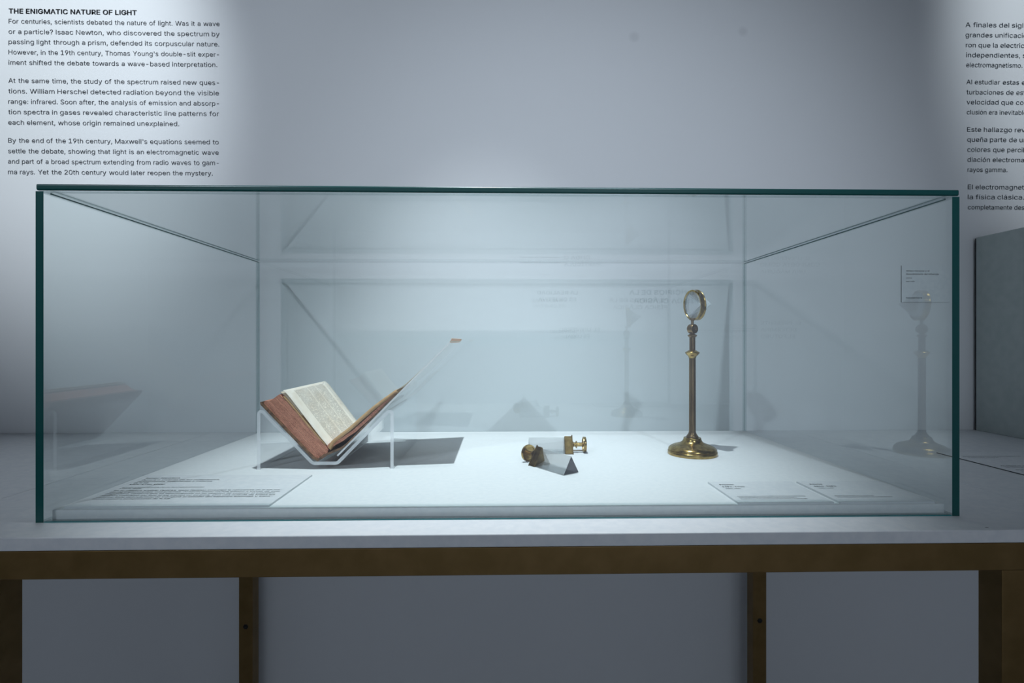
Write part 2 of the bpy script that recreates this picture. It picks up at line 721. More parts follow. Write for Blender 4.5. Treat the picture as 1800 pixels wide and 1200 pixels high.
def text_line(bm, s, frame, x, y, size, width=None, bold=0.0, res=3, squeeze=True):
    """One line of lettering; frame maps (x right, y up, z out of surface) to the world. width justifies by word gaps."""
    ws = s.split(' ')
    ms = [word(w, size, bold, res) for w in ws]
    gap = 0.27 * size
    tot = sum((m[2] - m[1]) * size for m in ms)
    sx = 1.0
    if width and len(ws) > 1:
        gap = (width - tot) / (len(ws) - 1)
        if gap < 0.15 * size:
            gap = 0.15 * size
            sx = (width - gap * (len(ws) - 1)) / tot
        if gap > 0.31 * size:
            gap = 0.31 * size
            sx = (width - gap * (len(ws) - 1)) / tot
    elif width:
        sx = width / tot
    cx = x
    for m in ms:
        mat = frame @ Matrix.Translation((cx - m[1] * size * sx, y, 0)) @ Matrix.Diagonal((size * sx, size, size, 1))
        put(bm, m[0], mat)
        cx += (m[2] - m[1]) * size * sx + gap
    return cx - gap


def lettering(name, lines, frame, parent, mat, origin=None):
    """lines: (text, x, y, size, width or None, bold)"""
    bm = bmesh.new()
    for ln in lines:
        text_line(bm, ln[0], frame, ln[1], ln[2], ln[3], ln[4] if len(ln) > 4 else None, ln[5] if len(ln) > 5 else 0.0,
                  ln[6] if len(ln) > 6 else 3)
    return obj(name, bm, mat, parent)


# ------------------------------------------------------------------ the room
WALL_Y = 0.667
FRONT_Y = -5.64
X_L, X_R = -4.2, 4.2
Z_F, Z_C = -T, 2.65
struct(obj('floor', B((X_L, FRONT_Y, Z_F - 0.1), (X_R, WALL_Y, Z_F)), M['floor']))
struct(obj('ceiling', B((X_L, FRONT_Y, Z_C), (X_R, WALL_Y, Z_C + 0.1)), M['ceiling']))
struct(obj('wall_back', B((X_L - 0.1, WALL_Y, Z_F - 0.1), (X_R + 0.1, WALL_Y + 0.1, Z_C + 0.1)), M['wall']))
struct(obj('wall_front', B((X_L - 0.1, FRONT_Y - 0.1, Z_F - 0.1), (X_R + 0.1, FRONT_Y, Z_C + 0.1)), M['wall']))
struct(obj('wall_left', B((X_L - 0.1, FRONT_Y, Z_F - 0.1), (X_L, WALL_Y, Z_C + 0.1)), M['wall']))
struct(obj('wall_right', B((X_R, FRONT_Y, Z_F - 0.1), (X_R + 0.1, WALL_Y, Z_C + 0.1)), M['wall']))

# ------------------------------------------------------------------ the tables
TT = 0.0160                   # table top thickness
Y_LIP = -0.0515
TUBE = 0.0325


def make_table():
    """One long counter: a top in three boards on a bronze frame with legs every metre or so."""
    t = thing('display_table', 'long white topped table on a dark bronze frame, carrying the glass case', 'table', (0.003, 0.30, -T))
    for x0, x1 in ((-2.230, -0.742), (-0.7415, 0.7475), (0.748, 2.240)):
        obj('tabletop', B((x0, Y_LIP, -TT), (x1, WALL_Y - 0.001, -0.0001), 0.0012), M['table_white'], t)
    zt = -TT - 0.0004
    zb = zt - 0.0335
    yf, yb = Y_LIP + 0.0006, 0.615
    a, b = -2.15, 2.15
    obj('beam', B((a, yf, zb), (b, yf + TUBE, zt), 0.001), M['bronze'], t)
    obj('beam', B((a, yb - TUBE, zb), (b, yb, zt), 0.001), M['bronze'], t)
    for xa, xb in ((a, a + TUBE), (-0.632, -0.5995), (0.608, 0.6405), (b - TUBE, b)):
        obj('side_rail', B((xa, yf + TUBE, zb), (xb, yb - TUBE, zt), 0.001), M['bronze'], t)
        for yy in ((yf, yf + TUBE), (yb - TUBE, yb)):
            leg = obj('leg', B((xa, yy[0], -T), (xb, yy[1], zb), 0.001), M['bronze'], t)
            if yy[0] > 0.3 and abs(xa) < 1:
                bm = bmesh.new()
                lathe(bm, [(0.0, 0.0), (0.0062, 0.0), (0.0062, 0.0012), (0.0035, 0.0012), (0.0, 0.0004)], 6, 0,
                      Matrix.Translation(((xa + xb) / 2, yy[0] + 0.0004, -0.449)) @ Matrix.Rotation(math.pi / 2, 4, 'X'))
                obj('screw', bm, M['black'], leg)
    return t


main_table = make_table()
bm = bmesh.new()
lathe(bm, [(0.0, 0.0002), (0.0012, 0.0002)], 10, 0, Matrix.Translation((0.596, -0.043, 0.0)) @ Matrix.Diagonal((2.0, 0.8, 1, 1)))
o = obj('scuff', bm, M['mark'], main_table)
o['label'] = 'small dark scuff near the front edge'

# ------------------------------------------------------------------ the grey panel at the right
t = thing('partition', 'pale grey upright panel standing on the table right of the case', 'panel', (1.247, 0.34, 0.0))
obj('board', B((1.232, 0.02, 0.0), (1.262, 0.6585, 0.502), 0.001), M['panel'], t)
obj('gap_shadow_strip', B((1.2318, 0.6585, 0.0), (1.2622, 0.6602, 0.500)), M['black'], t)  # black strip added to paint the shaded gap against the wall

# ------------------------------------------------------------------ wall lettering behind the case
FW = Matrix.Translation((0, WALL_Y - 0.0006, 0)) @ Matrix.Rotation(math.pi / 2, 4, 'X')   # x right, y up, facing the viewer
KX = 1.347 / 920.0


def wall_xy(px, py):
    """A point of the wall read off the photograph."""
    th = math.atan(20 / F_PX)
    dx = F_PX * math.sin(th) + (px - 900) * math.cos(th)
    dy = F_PX * math.cos(th) - (px - 900) * math.sin(th)
    k = (WALL_Y + 0.68) / dy
    return (-0.0075 + k * dx, 0.2306 - k * (py - 600.5))


EN = [
    ('heading', [('THE ENIGMATIC NATURE OF LIGHT', 23.5, 240, 1)]),
    ('paragraph', [('For centuries, scientists debated the nature of light. Was it a wave', 41.3, 386, 0),
                   ('or a particle? Isaac Newton, who discovered the spectrum by', 59.4, 386, 0),
                   ('passing light through a prism, defended its corpuscular nature.', 77.3, 385.5, 0),
                   ("However, in the 19th century, Thomas Young's double-slit exper-", 95.5, 385, 0),
                   ('iment shifted the debate towards a wave-based interpretation.', 113.7, 382, 0)]),
    ('paragraph', [('At the same time, the study of the spectrum raised new ques-', 145.5, 385, 0),
                   ('tions. William Herschel detected radiation beyond the visible', 164, 385, 0),
                   ('range: infrared. Soon after, the analysis of emission and absorp-', 182.3, 385, 0),
                   ('tion spectra in gases revealed characteristic line patterns for', 200.6, 385, 0),
                   ('each element, whose origin remained unexplained.', 219, 315, 0)]),
    ('paragraph', [("By the end of the 19th century, Maxwell's equations seemed to", 250.7, 384.5, 0),
                   ('settle the debate, showing that light is an electromagnetic wave', 269.2, 384.5, 0),
                   ('and part of a broad spectrum extending from radio waves to gam-', 287.5, 384.5, 0),
                   ('ma rays. Yet the 20th century would later reopen the mystery.', 306, 374, 0)]),
]
x0w, z0w = wall_xy(15, 310)
t = thing('wall_text', 'block of black English lettering with a bold heading on the wall, upper left', 'wall text', (x0w, WALL_Y, z0w))
for nm, lns in EN:
    L = []
    for s, y, xr, bold in lns:
        xa, za = wall_xy(15.5 - (y - 20) * 0.004, y)
        xb, _ = wall_xy(xr, y)
        L.append((s, xa, za, 0.0232 if bold else 0.0228, xb - xa, 0.011 if bold else 0.0, 2))
        if bold:
            L.append((s, xa + 0.0008, za, 0.0232, xb - xa, 0.011, 2))
    lettering(nm, L, FW, t, M['ink_grey'])

ES = [
    [('A finales del siglo XIX, la física había logrado una de las', 1697, 47.5, 1), ('grandes unificaciones de su historia. Los ensayos mostra-', 1697, 65.3, 1),
     ('ron que la electricidad y el magnetismo no eran fenómenos', 1697.5, 83, 1), ('independientes, sino dos manifestaciones de lo mismo: el', 1698, 100.5, 1),
     ('electromagnetismo.', 1698.3, 118, 0)],
    [('Al estudiar estas ecuaciones, Maxwell descubrió que las per-', 1698.5, 148, 1), ('turbaciones de este campo se propagaban como ondas a una', 1698.8, 165.8, 1),
     ('velocidad que coincidía con la de la luz ya medida. La con-', 1699, 183.3, 1), ('clusión era inevitable: la luz era una onda.', 1699.2, 201, 0)],
    [('Este hallazgo reveló que la luz visible es tan solo una pe-', 1699.7, 231.5, 1), ('queña parte de un espectro mucho más amplio. Junto a los', 1700, 249, 1),
     ('colores que percibimos se extiende un abanico entero de ra-', 1700.1, 266.7, 1), ('diación electromagnética, desde las ondas de radio hasta los', 1700.3, 284.3, 1),
     ('rayos gamma.', 1700.5, 302, 0)],
    [('El electromagnetismo parecía cerrar así el gran edificio de', 1701, 332.5, 1), ('la física clásica. La naturaleza de la luz parecía quedar', 1701, 350, 1),
     ('completamente descrita.', 1701.3, 368, 0)],
]
x0w, z0w = wall_xy(1697, 372)
t = thing('wall_text', 'block of black Spanish lettering on the wall, cut off at the right edge', 'wall text', (x0w, WALL_Y, z0w))
for par in ES:
    L = []
    for s, xl, y, full in par:
        xa, za = wall_xy(xl, y)
        L.append((s, xa, za, 0.0235, 0.525 if full else None, 0.0, 2))
    lettering('paragraph', L, FW, t, M['ink'])

# small label on the wall, seen through the right side of the case
xa, za = wall_xy(1583.5, 531)
xb, zb_ = wall_xy(1668, 467)
t = thing('wall_label', 'small white label on the wall at the right, text about Herschel and infrared', 'label', (xa, WALL_Y, za))
bm = bmesh.new()
box(bm, (xa, WALL_Y - 0.0026, za), (xb, WALL_Y, zb_))
bm.normal_update()
for f in bm.faces:
    f.material_index = 0 if f.normal.y < -0.5 else 1
obj('card', bm, [M['card'], M['card_edge_shadow']], t)
FL = Matrix.Translation((0, WALL_Y - 0.0029, 0)) @ Matrix.Rotation(math.pi / 2, 4, 'X')
L = []
for s, xr, y, sz, b_ in (('William Herschel y el', 1632, 477.5, 0.0078, 0.02), ('descubrimiento del infrarrojo', 1648.5, 483, 0.0078, 0.02),
                         ('2026', 1601.5, 490, 0.0078, 0.0), ('Instalación', 1606, 495.5, 0.0048, 0.03),
                         ('Diseño: Cynthia González', 1619.5, 524.3, 0.0048, 0.03)):
    p0 = wall_xy(1591.3, y)
    p1 = wall_xy(xr, y)
    L.append((s, p0[0], p0[1], sz, p1[0] - p0[0], b_, 2))
lettering('printing', L, FL, t, M['ink'])

# ------------------------------------------------------------------ the wall across the room (seen mirrored in the glass)
FO = Matrix.Translation((0, FRONT_Y + 0.002, 0)) @ Matrix.Rotation(math.pi, 4, 'Z') @ Matrix.Rotation(math.pi / 2, 4, 'X')
ZV = 2 * 0.68 + (-0.68 - FRONT_Y)


def opp(px, py):
    return (-0.0075 + (px - 880) / F_PX * ZV, 0.2306 + (600.5 - py) / F_PX * ZV)


t = thing('wall_lettering', 'large grey lettering across the room, mirrored in the glass behind the lens stand', 'wall text',
          (opp(1170, 540)[0], FRONT_Y, opp(1170, 540)[1]))


def opp_lines(rows, size, bold=0.02):
    out = []
    for s, pxr, pxl, py in rows:
        xr, z = opp(pxr, py)
        xl, _ = opp(pxl, py)
        out.append((s, -xr, z, size, xr - xl, bold, 2))
    return out


lettering('title', opp_lines([('PRINCIPIOS DE LA', 1232, 1107, 517), ('FÍSICA CLÁSICA', 1230, 1115, 532)], 0.105, 0.02), FO, t, M['ink_grey'])
for rows in ([('EL UNIVERSO SE', 1431, 1345, 455), ('COMPORTA COMO', 1448, 1341, 466.5), ('UNA MÁQUINA', 1422, 1341, 479)],
             [('EL PRESENTE', 1414, 1342, 570), ('DETERMINA', 1406, 1342, 582), ('EL FUTURO', 1403, 1342, 594)],
             [('ONDA O', 1038, 992, 455), ('PARTÍCULA', 1055, 992, 467)],
             [('LA REALIDAD', 1016, 944, 517), ('ES OBJETIVA', 1013, 946, 529)],
             [('EL UNIVERSO', 1055, 983, 582), ('ES LOCAL', 1037, 993, 594)]):
    lettering('caption', opp_lines(rows, 0.082, 0.012), FO, t, M['ink_grey'])
bm = bmesh.new()
for (xa_, xb_, y_) in ((1290, 1332, 577), (1290, 1332, 581), (915, 985, 461), (915, 985, 452)):
    a = opp(xa_, y_)
    b = opp(xb_, y_)
    box(bm, (a[0], FRONT_Y, a[1] - 0.004), (b[0], FRONT_Y + 0.002, a[1] + 0.004))
obj('rule', bm, M['ink_grey'], t)


# ------------------------------------------------------------------ the glass case
G = 0.010
HX, DY, HZ = 0.60, 0.60, 0.424
case = thing('display_case', 'five sided clear glass case with green edges standing on the white table', 'display case', (0, 0.30, 0))


def slab(lo, hi, face, dark=(), clear=()):
    """Glass sheet; face: the broad face that carries the reflection, dark / clear: narrow faces that read dark / clear ('-x', '+z', ...)."""
    bm = bmesh.new()
    box(bm, lo, hi, 0)
    ext = [hi[i] - lo[i] for i in range(3)]
    thin = ext.index(min(ext))
    bm.normal_update()
    for f in bm.faces:
        n_ = f.normal
        ax = max(range(3), key=lambda i: abs(n_[i]))
        key = ('-' if n_[ax] < 0 else '+') + 'xyz'[ax]
        if ax == thin:
            f.material_index = 0 if key == face else 3
        else:
            f.material_index = 1 if key in dark else (3 if key in clear else 2)
    return bm


GM = [M['glass'], M['glass_edge'], M['glass_edge_soft'], M['glass_far']]
SE = 0.0013
obj('front_pane', slab((-HX + G, 0, SE), (HX - G, G, HZ - 0.0015), '-y', (), ('-x', '+x')), GM, case)
obj('rear_pane', slab((-HX + G, DY - G, 0.0), (HX - G, DY, HZ - 0.0015), '-y', (), ('-x', '+x')), GM, case)
obj('side_pane', slab((-HX, 0, 0), (-HX + G, DY, HZ - 0.0015), '+x', ('-y',)), GM, case)
obj('side_pane', slab((HX - G, 0, 0), (HX, DY, HZ - 0.0015), '-x', ('-y',)), GM, case)
for sx in (-1, 1):
    xa_, xb_ = sorted((sx * (HX - G), sx * (HX - G - 0.0008)))
    ya_, yb_ = sorted((sx * (HX - G), sx * (HX - G - 0.0013)))
    obj('top_seal', B((ya_, G, HZ - 0.0030), (yb_, DY - G, HZ - 0.0015)), M['glass_edge'], case)
    obj('corner_seal', B((xa_, DY - G - 0.0012, 0.0135), (xb_, DY - G, HZ - 0.0015)), M['glass_edge_soft'], case)
bm = bmesh.new()
LZ0, LZ1 = HZ, HZ + 0.008
# lid with a rounded front arris: outline in (y, z) swept along x
outl = [(DY, LZ0), (DY, LZ1)] + [(0.0022 - 0.0022 * math.sin(a), LZ1 - 0.0022 + 0.0022 * math.cos(a)) for a in (0, .4, .8, 1.2, 1.5708)] + \
       [(0.0022 - 0.0022 * math.cos(a), LZ0 + 0.0022 - 0.0022 * math.sin(a)) for a in (0, .4, .8, 1.2, 1.5708)]
ra = [bm.verts.new((-HX + 0.001, y, z)) for y, z in outl]
rb = [bm.verts.new((HX - 0.001, y, z)) for y, z in outl]
nO = len(outl)
for i in range(nO):
    j = (i + 1) % nO
    f = bm.faces.new((ra[i], ra[j], rb[j], rb[i]))
    f.material_index = 3 if i == 1 else (0 if i == nO - 1 else (2 if i == 0 else 1))
for rr in (ra[::-1], rb):
    f = bm.faces.new(rr)
    f.material_index = 2
bmesh.ops.recalc_face_normals(bm, faces=bm.faces)
obj('lid', bm, GM, case)
obj('seal', B((-HX + G, 0.0006, 0.0), (HX - G, 0.0040, SE)), M['seal'], case)

# ------------------------------------------------------------------ the white platform in the case
PZ = 0.013
tag(obj('platform', B((-0.5886, 0.0108, 0.0), (0.5892, 0.5892, PZ), 0.0012), M['platform'], None, (0, 0.30, 0)),
    'flat white platform board filling the floor of the glass case', 'platform')



# ------------------------------------------------------------------ caption cards lying in the case
def flat_frame(z):
    return Matrix.Translation((0, 0, z))


def caption_card(x0, y0, x1, y1, z, label, rows, group=None, th=0.0028, edge='card_edge'):
    t = thing('caption_card', label, 'card', ((x0 + x1) / 2, (y0 + y1) / 2, z), group)
    bm = bmesh.new()
    box(bm, (x0, y0, z), (x1, y1, z + th))
    bm.normal_update()
    for f in bm.faces:
        f.material_index = 0 if f.normal.z > 0.5 else 1
    obj('card', bm, [M['card'], M[edge]], t)
    groups = [[rows[0]]]
    for a, b in zip(rows, rows[1:]):
        if a[2] - b[2] > 2.0 * b[3]:
            groups.append([])
        groups[-1].append(b)
    for k, g in enumerate(groups):
        lettering('heading' if k == 0 else 'text_block', g, flat_frame(z + th + 0.0003), t, M['ink'])
    return t


G3 = 'caption cards in the glass case'
x0, x1, y0, y1 = -0.5765, -0.3125, 0.0150, 0.1735
w_ = x1 - x0
rows = []


def rw(s, fx, y, size, fx1=None, b_=0.0):
    rows.append((s, x0 + fx, y, size, (fx1 - fx) if fx1 else None, b_ + 0.010, 2))


rw('Isaac Newton', 0.0115, 0.1540, 0.0088, 0.0640, 0.014)
rw('Óptica o tratado de las reflexiones,', 0.0115, 0.1435, 0.0080, 0.1320)
rw('refracciones, inflexiones y colores', 0.0115, 0.1350, 0.0080, 0.1245)
rw('de la luz', 0.0115, 0.1265, 0.0080)
rw('1706 (1ª ed. 1704)', 0.0115, 0.1175, 0.0080)
rw('Biblioteca del Museo Nacional de Ciencia y Tecnología de la Universidad', 0.0115, 0.1020, 0.0053, 0.1310)
rw('A Coruña, Madrid', 0.0115, 0.0965, 0.0053)
for k, (s, fx1) in enumerate((('En su célebre tratado Opticks, Isaac Newton investigó la naturaleza de la luz me-', 0.2520),
                              ('diante experimentos con prismas. Al hacer pasar un haz blanco a través de este', 0.2520),
                              ('dispositivo, observó que se descomponía en un abanico de colores: el espectro.', 0.2495),
                              ('Newton concluyó así que la luz blanca no es pura, sino una mezcla de todos los', 0.2520),
                              ('colores. Este descubrimiento inauguró el estudio del espectro luminoso y trans-', 0.2520),
                              ('formó nuestra comprensión de la luz.', 0.1180))):
    rw(s, 0.0115, 0.0855 - 0.0081 * k, 0.0074, fx1)
caption_card(x0, y0, x1, y1, PZ, 'wide white caption card with many text lines in front of the old book', rows, G3)

x0, x1, y0, y1 = 0.3105, 0.4395, 0.0125, 0.1165
rows = []
rw('Prismas', 0.0105, 0.0970, 0.0080, None, 0.01)
rw('1870-1900', 0.0105, 0.0860, 0.0080)
rw('Vidrio, latón', 0.0105, 0.0765, 0.0056)
rw('Colección de Instrumentos Científicos de la Facultad de Ciencias', 0.0105, 0.0385, 0.0050, 0.1060)
rw('Instituto de Óptica, Universidad Complutense de Madrid', 0.0105, 0.0325, 0.0050, 0.0900)
rw('Depósito en el Museo Nacional de Ciencia y Tecnología', 0.0105, 0.0268, 0.0050, 0.1020)
caption_card(x0, y0, x1, y1, PZ, 'small white caption card in front of the lens stand, headed Prismas', rows, G3)

x0, x1, y0, y1 = 0.4480, 0.5770, 0.0125, 0.1165
rows = []
rw('Prisma', 0.0105, 0.0970, 0.0080, None, 0.01)
rw('1860-1870', 0.0105, 0.0860, 0.0080)
rw('Vidrio, latón', 0.0105, 0.0765, 0.0056)
rw('Departamento de Física y Geología', 0.0105, 0.0385, 0.0050, 0.0650)
rw('Museo Nacional de Ciencia y Tecnología, Madrid', 0.0105, 0.0325, 0.0050, 0.0870)
caption_card(x0, y0, x1, y1, PZ, 'small white caption card in the front right corner of the case, headed Prisma', rows, G3)

# card on the next table, cut by the right edge of the photograph
x0, x1, y0, y1 = 0.8955, 1.185, 0.170, 0.385
rows = []
rw('William Herschel y el descubrimiento del infrarrojo', 0.0185, 0.3430, 0.0085, 0.136)
rw('Instalación, Madrid', 0.0185, 0.3300, 0.0078, 0.078)
for k, s in enumerate(('Al separar los colores de la luz solar con un prisma, Herschel midió', 'la temperatura de cada uno y halló calor más allá del rojo,')):
    rw(s, 0.0185, 0.2635 - 0.0100 * k, 0.0080, 0.27)
for k, s in enumerate(('donde no se veía luz alguna. Había descubierto una radiación', 'invisible que hoy llamamos infrarroja.')):
    rw(s, 0.0185, 0.2350 - 0.0100 * k, 0.0080, 0.27)
caption_card(x0, y0, x1, y1, 0.0, 'white caption card lying on the right table beside the grey panel', rows, None, 0.0016, 'card_edge_shadow')

# ------------------------------------------------------------------ the clear cradle
BY0, BY1 = 0.222, 0.438
t_ac = 0.0056
path = round_path([(-0.4197, PZ), (-0.4197, 0.1185), (-0.3285, 0.0232), (-0.2865, 0.0232), (-0.1935, 0.1180), (-0.1935, PZ)],
                  [0.0046, 0.010, 0.010, 0.0046], 8)
Lp, Rp = offset_path(path, t_ac / 2)
bm = bmesh.new()
y0, y1 = BY0 - 0.001, 0.4716
va = [(bm.verts.new((a[0], y0, a[1])), bm.verts.new((a[0], y1, a[1])), bm.verts.new((b[0], y0, b[1])), bm.verts.new((b[0], y1, b[1])))
      for a, b in zip(Lp, Rp)]
for p, q in zip(va, va[1:]):
    for idx, mi in (((0, 1), 0), ((2, 3), 0), ((0, 2), 1), ((1, 3), 2)):
        f = bm.faces.new((p[idx[0]], p[idx[1]], q[idx[1]], q[idx[0]]))
        f.material_index = mi
for p in (va[0], va[-1]):
    f = bm.faces.new((p[0], p[1], p[3], p[2]))
    f.material_index = 2
bmesh.ops.recalc_face_normals(bm, faces=bm.faces)
tag(obj('book_cradle', bm, [M['acrylic'], M['acrylic_edge'], M['acrylic']], None, (-0.306, 0.345, PZ)),
    'clear bent acrylic cradle holding the open old book', 'book stand')

# ------------------------------------------------------------------ the clear support sheet on the right arm
u2 = Vector((0.7034, 0.7108))
n2 = Vector((-0.7108, 0.7034))
S0 = Vector((-0.2835, 0.0395))
LEN = 0.2690
ts = 0.0028


def r_pt(u, n_):
    p = S0 + u2 * u + n2 * n_
    return (p.x, p.y)


bm = bmesh.new()
prism_y(bm, [r_pt(0, -ts), r_pt(LEN, -ts), r_pt(LEN, 0), r_pt(0, 0)], 0.208, 0.462, 0, 1)
tag(obj('support_sheet', bm, [M['acrylic'], M['acrylic_edge']], None, (*r_pt(0, -ts), 0.335)[:1] + (0.335,) + (r_pt(0, -ts)[1],)),
    'clear flat sheet rising to the right under the fold-out leaf of the book', 'support sheet')

# ------------------------------------------------------------------ the book
UB = Vector((-0.6905, 0.7233))
NB = Vector((0.7233, 0.6905))
O_B = Vector((-0.3255, 0.0290))


def l_pt(u, n_):
    p = O_B + UB * u + NB * n_
    return (p.x, p.y)


book = thing('book', 'old open leather book with red page edges resting in the clear cradle', 'book', (-0.3255, 0.33, 0.028))
bm = bmesh.new()
ov = 0.0035
cover_path = [l_pt(0.1335, 0.0042), l_pt(0.130, 0.0019), l_pt(0.06, 0.0016), l_pt(0.004, 0.0018), (-0.3190, 0.0290), (-0.3080, 0.0372),
              (-0.2960, 0.0420), (-0.2790, 0.0490), r_pt(0.022, 0.0019), r_pt(0.08, 0.0019), r_pt(0.140, 0.0019)]
La, Ra = offset_path(cover_path, 0.0017)
prism_y(bm, La + Ra[::-1], BY0 - ov, BY1 + ov)
obj('cover', bm, M['leather'], book)

bm = bmesh.new()
poly = [(-0.002, 0.0036), (0.060, 0.0036), (0.129, 0.0042), (0.1315, 0.0085), (0.1278, 0.0115), (0.1250, 0.0165), (0.1236, 0.0235), (0.1230, 0.0290),
        (0.1224, 0.0335), (0.105, 0.0345), (0.080, 0.0335), (0.055, 0.0315), (0.030, 0.0300), (0.0060, 0.0300), (-0.0035, 0.0290), (-0.0075, 0.0230),
        (-0.0075, 0.0100)]
prism_y(bm, [l_pt(*p) for p in poly], BY0, BY1, 0, 0)
obj('page_block', bm, M['edges'], book)

# tan leaf standing a little off the block
def leaf_strip(prof, y0, y1, th, f_map, ny=10, wav=0.0, tip=0):
    bm = bmesh.new()
    uvl = bm.loops.layers.uv.new('UVMap')
    n = len(prof)
    top = [[None] * (ny + 1) for _ in range(n)]
    bot = [[None] * (ny + 1) for _ in range(n)]
    uvs = {}
    for i, (u, h) in enumerate(prof):
        for j in range(ny + 1):
            y = y0 + (y1 - y0) * j / ny
            hh = h + wav * math.sin(j * 0.9 + i * 0.3) * (i / n)
            p = f_map(u, hh)
            q = f_map(u, hh - th)
            top[i][j] = bm.verts.new((p[0], y, p[1]))
            bot[i][j] = bm.verts.new((q[0], y, q[1]))
            uvs[top[i][j]] = uvs[bot[i][j]] = (i / (n - 1), j / ny)
    for i in range(n - 1):
        for j in range(ny):
            bm.faces.new((top[i][j], top[i + 1][j], top[i + 1][j + 1], top[i][j + 1])).material_index = 0
            bm.faces.new((bot[i][j], bot[i][j + 1], bot[i + 1][j + 1], bot[i + 1][j])).material_index = 1
        bm.faces.new((top[i][0], bot[i][0], bot[i + 1][0], top[i + 1][0])).material_index = 1
        bm.faces.new((top[i][ny], top[i + 1][ny], bot[i + 1][ny], bot[i][ny])).material_index = 1
    for j in range(ny):
        bm.faces.new((top[0][j], top[0][j + 1], bot[0][j + 1], bot[0][j])).material_index = 1
        bm.faces.new((top[n - 1][j], bot[n - 1][j], bot[n - 1][j + 1], top[n - 1][j + 1])).material_index = 1
    if tip:
        tips = {v for i in range(tip + 1) for v in top[i] + bot[i]}
        for f in bm.faces:
            if all(v in tips for v in f.verts):
                f.material_index = 2
    bmesh.ops.recalc_face_normals(bm, faces=bm.faces)
    for f in bm.faces:
        for lp in f.loops:
            lp[uvl].uv = uvs[lp.vert]
    return bm


def smooth_prof(pts, k=5):
    """Catmull-Rom through (u, h) points."""
    P = [pts[0]] + pts + [pts[-1]]
    out = []
    for i in range(1, len(P) - 2):
        for s in range(k):
            t_ = s / k
            c = []
            for d in (0, 1):
                a, b, c_, e = P[i - 1][d], P[i][d], P[i + 1][d], P[i + 2][d]
                c.append(0.5 * (2 * b + (c_ - a) * t_ + (2 * a - 5 * b + 4 * c_ - e) * t_ ** 2 + (3 * b - a - 3 * c_ + e) * t_ ** 3))
            out.append(tuple(c))
    out.append(pts[-1])
    return out


prof = smooth_prof([(0.1150, 0.0375), (0.100, 0.0372), (0.080, 0.0358), (0.055, 0.0338), (0.030, 0.0322), (0.006, 0.0312)])
obj('tan_leaf', leaf_strip(prof, BY0, BY1, 0.0020, l_pt), [M['tan_paper'], M['tan_paper']], book, smooth=False)
prof = smooth_prof([(0.1232, 0.0425), (0.117, 0.0436), (0.108, 0.0434), (0.085, 0.0408), (0.055, 0.0374), (0.025, 0.0340), (0.0040, 0.0325), (-0.0020, 0.0305)])
obj('printed_page', leaf_strip(prof, BY0 + 0.001, BY1, 0.0006, l_pt, 12), [M['page'], M['paper']], book, smooth=True)
# loose ends of a few more leaves at the fore-edge
prof = smooth_prof([(0.1245, 0.0372), (0.118, 0.0384), (0.110, 0.0388), (0.095, 0.0380), (0.070, 0.0360)])
obj('leaf', leaf_strip(prof, BY0 + 0.004, BY1, 0.0012, l_pt), [M['paper'], M['paper']], book, smooth=True)

# right half
bm = bmesh.new()
low = [(-0.3030, 0.0490), (-0.2975, 0.0490), (-0.2890, 0.0545), (-0.2760, 0.0615), r_pt(0.0300, 0.0095), r_pt(0.045, 0.0060), r_pt(0.085, 0.0042), r_pt(0.139, 0.0040)]
up = [r_pt(0.1400, 0.0055), r_pt(0.118, 0.0072), r_pt(0.095, 0.0088), r_pt(0.070, 0.0102), r_pt(0.045, 0.0118), r_pt(0.022, 0.0158), (-0.2910, 0.0625), (-0.3000, 0.0575), (-0.3042, 0.0530)]
prism_y(bm, low + up, BY0, BY1)
obj('page_block', bm, M['edges'], book)
prof = [(0.1440, 0.0085), (0.118, 0.0130), (0.095, 0.0162), (0.070, 0.0182), (0.045, 0.0196), (0.022, 0.0228), (0.006, 0.0242), (-0.006, 0.0205)]
prof = smooth_prof(prof)
obj('tan_leaf', leaf_strip(prof, BY0 - 0.0008, BY1, 0.0062, r_pt), [M['paper'], M['tan_paper']], book, smooth=True)
prof = smooth_prof([(0.2745, 0.0030), (0.2720, 0.0014), (0.262, 0.0010), (0.22, 0.0012), (0.17, 0.0030), (0.150, 0.0062), (0.135, 0.0098), (0.120, 0.0134)])
o = obj('fold_out_leaf', leaf_strip(prof, BY0 + 0.004, 0.458, 0.0005, r_pt, 10, 0.0003, 7), [M['paper'], M['paper'], M['pink_paper']], book, smooth=True)
o['label'] = 'thin fold-out paper leaf with a pinkish end'


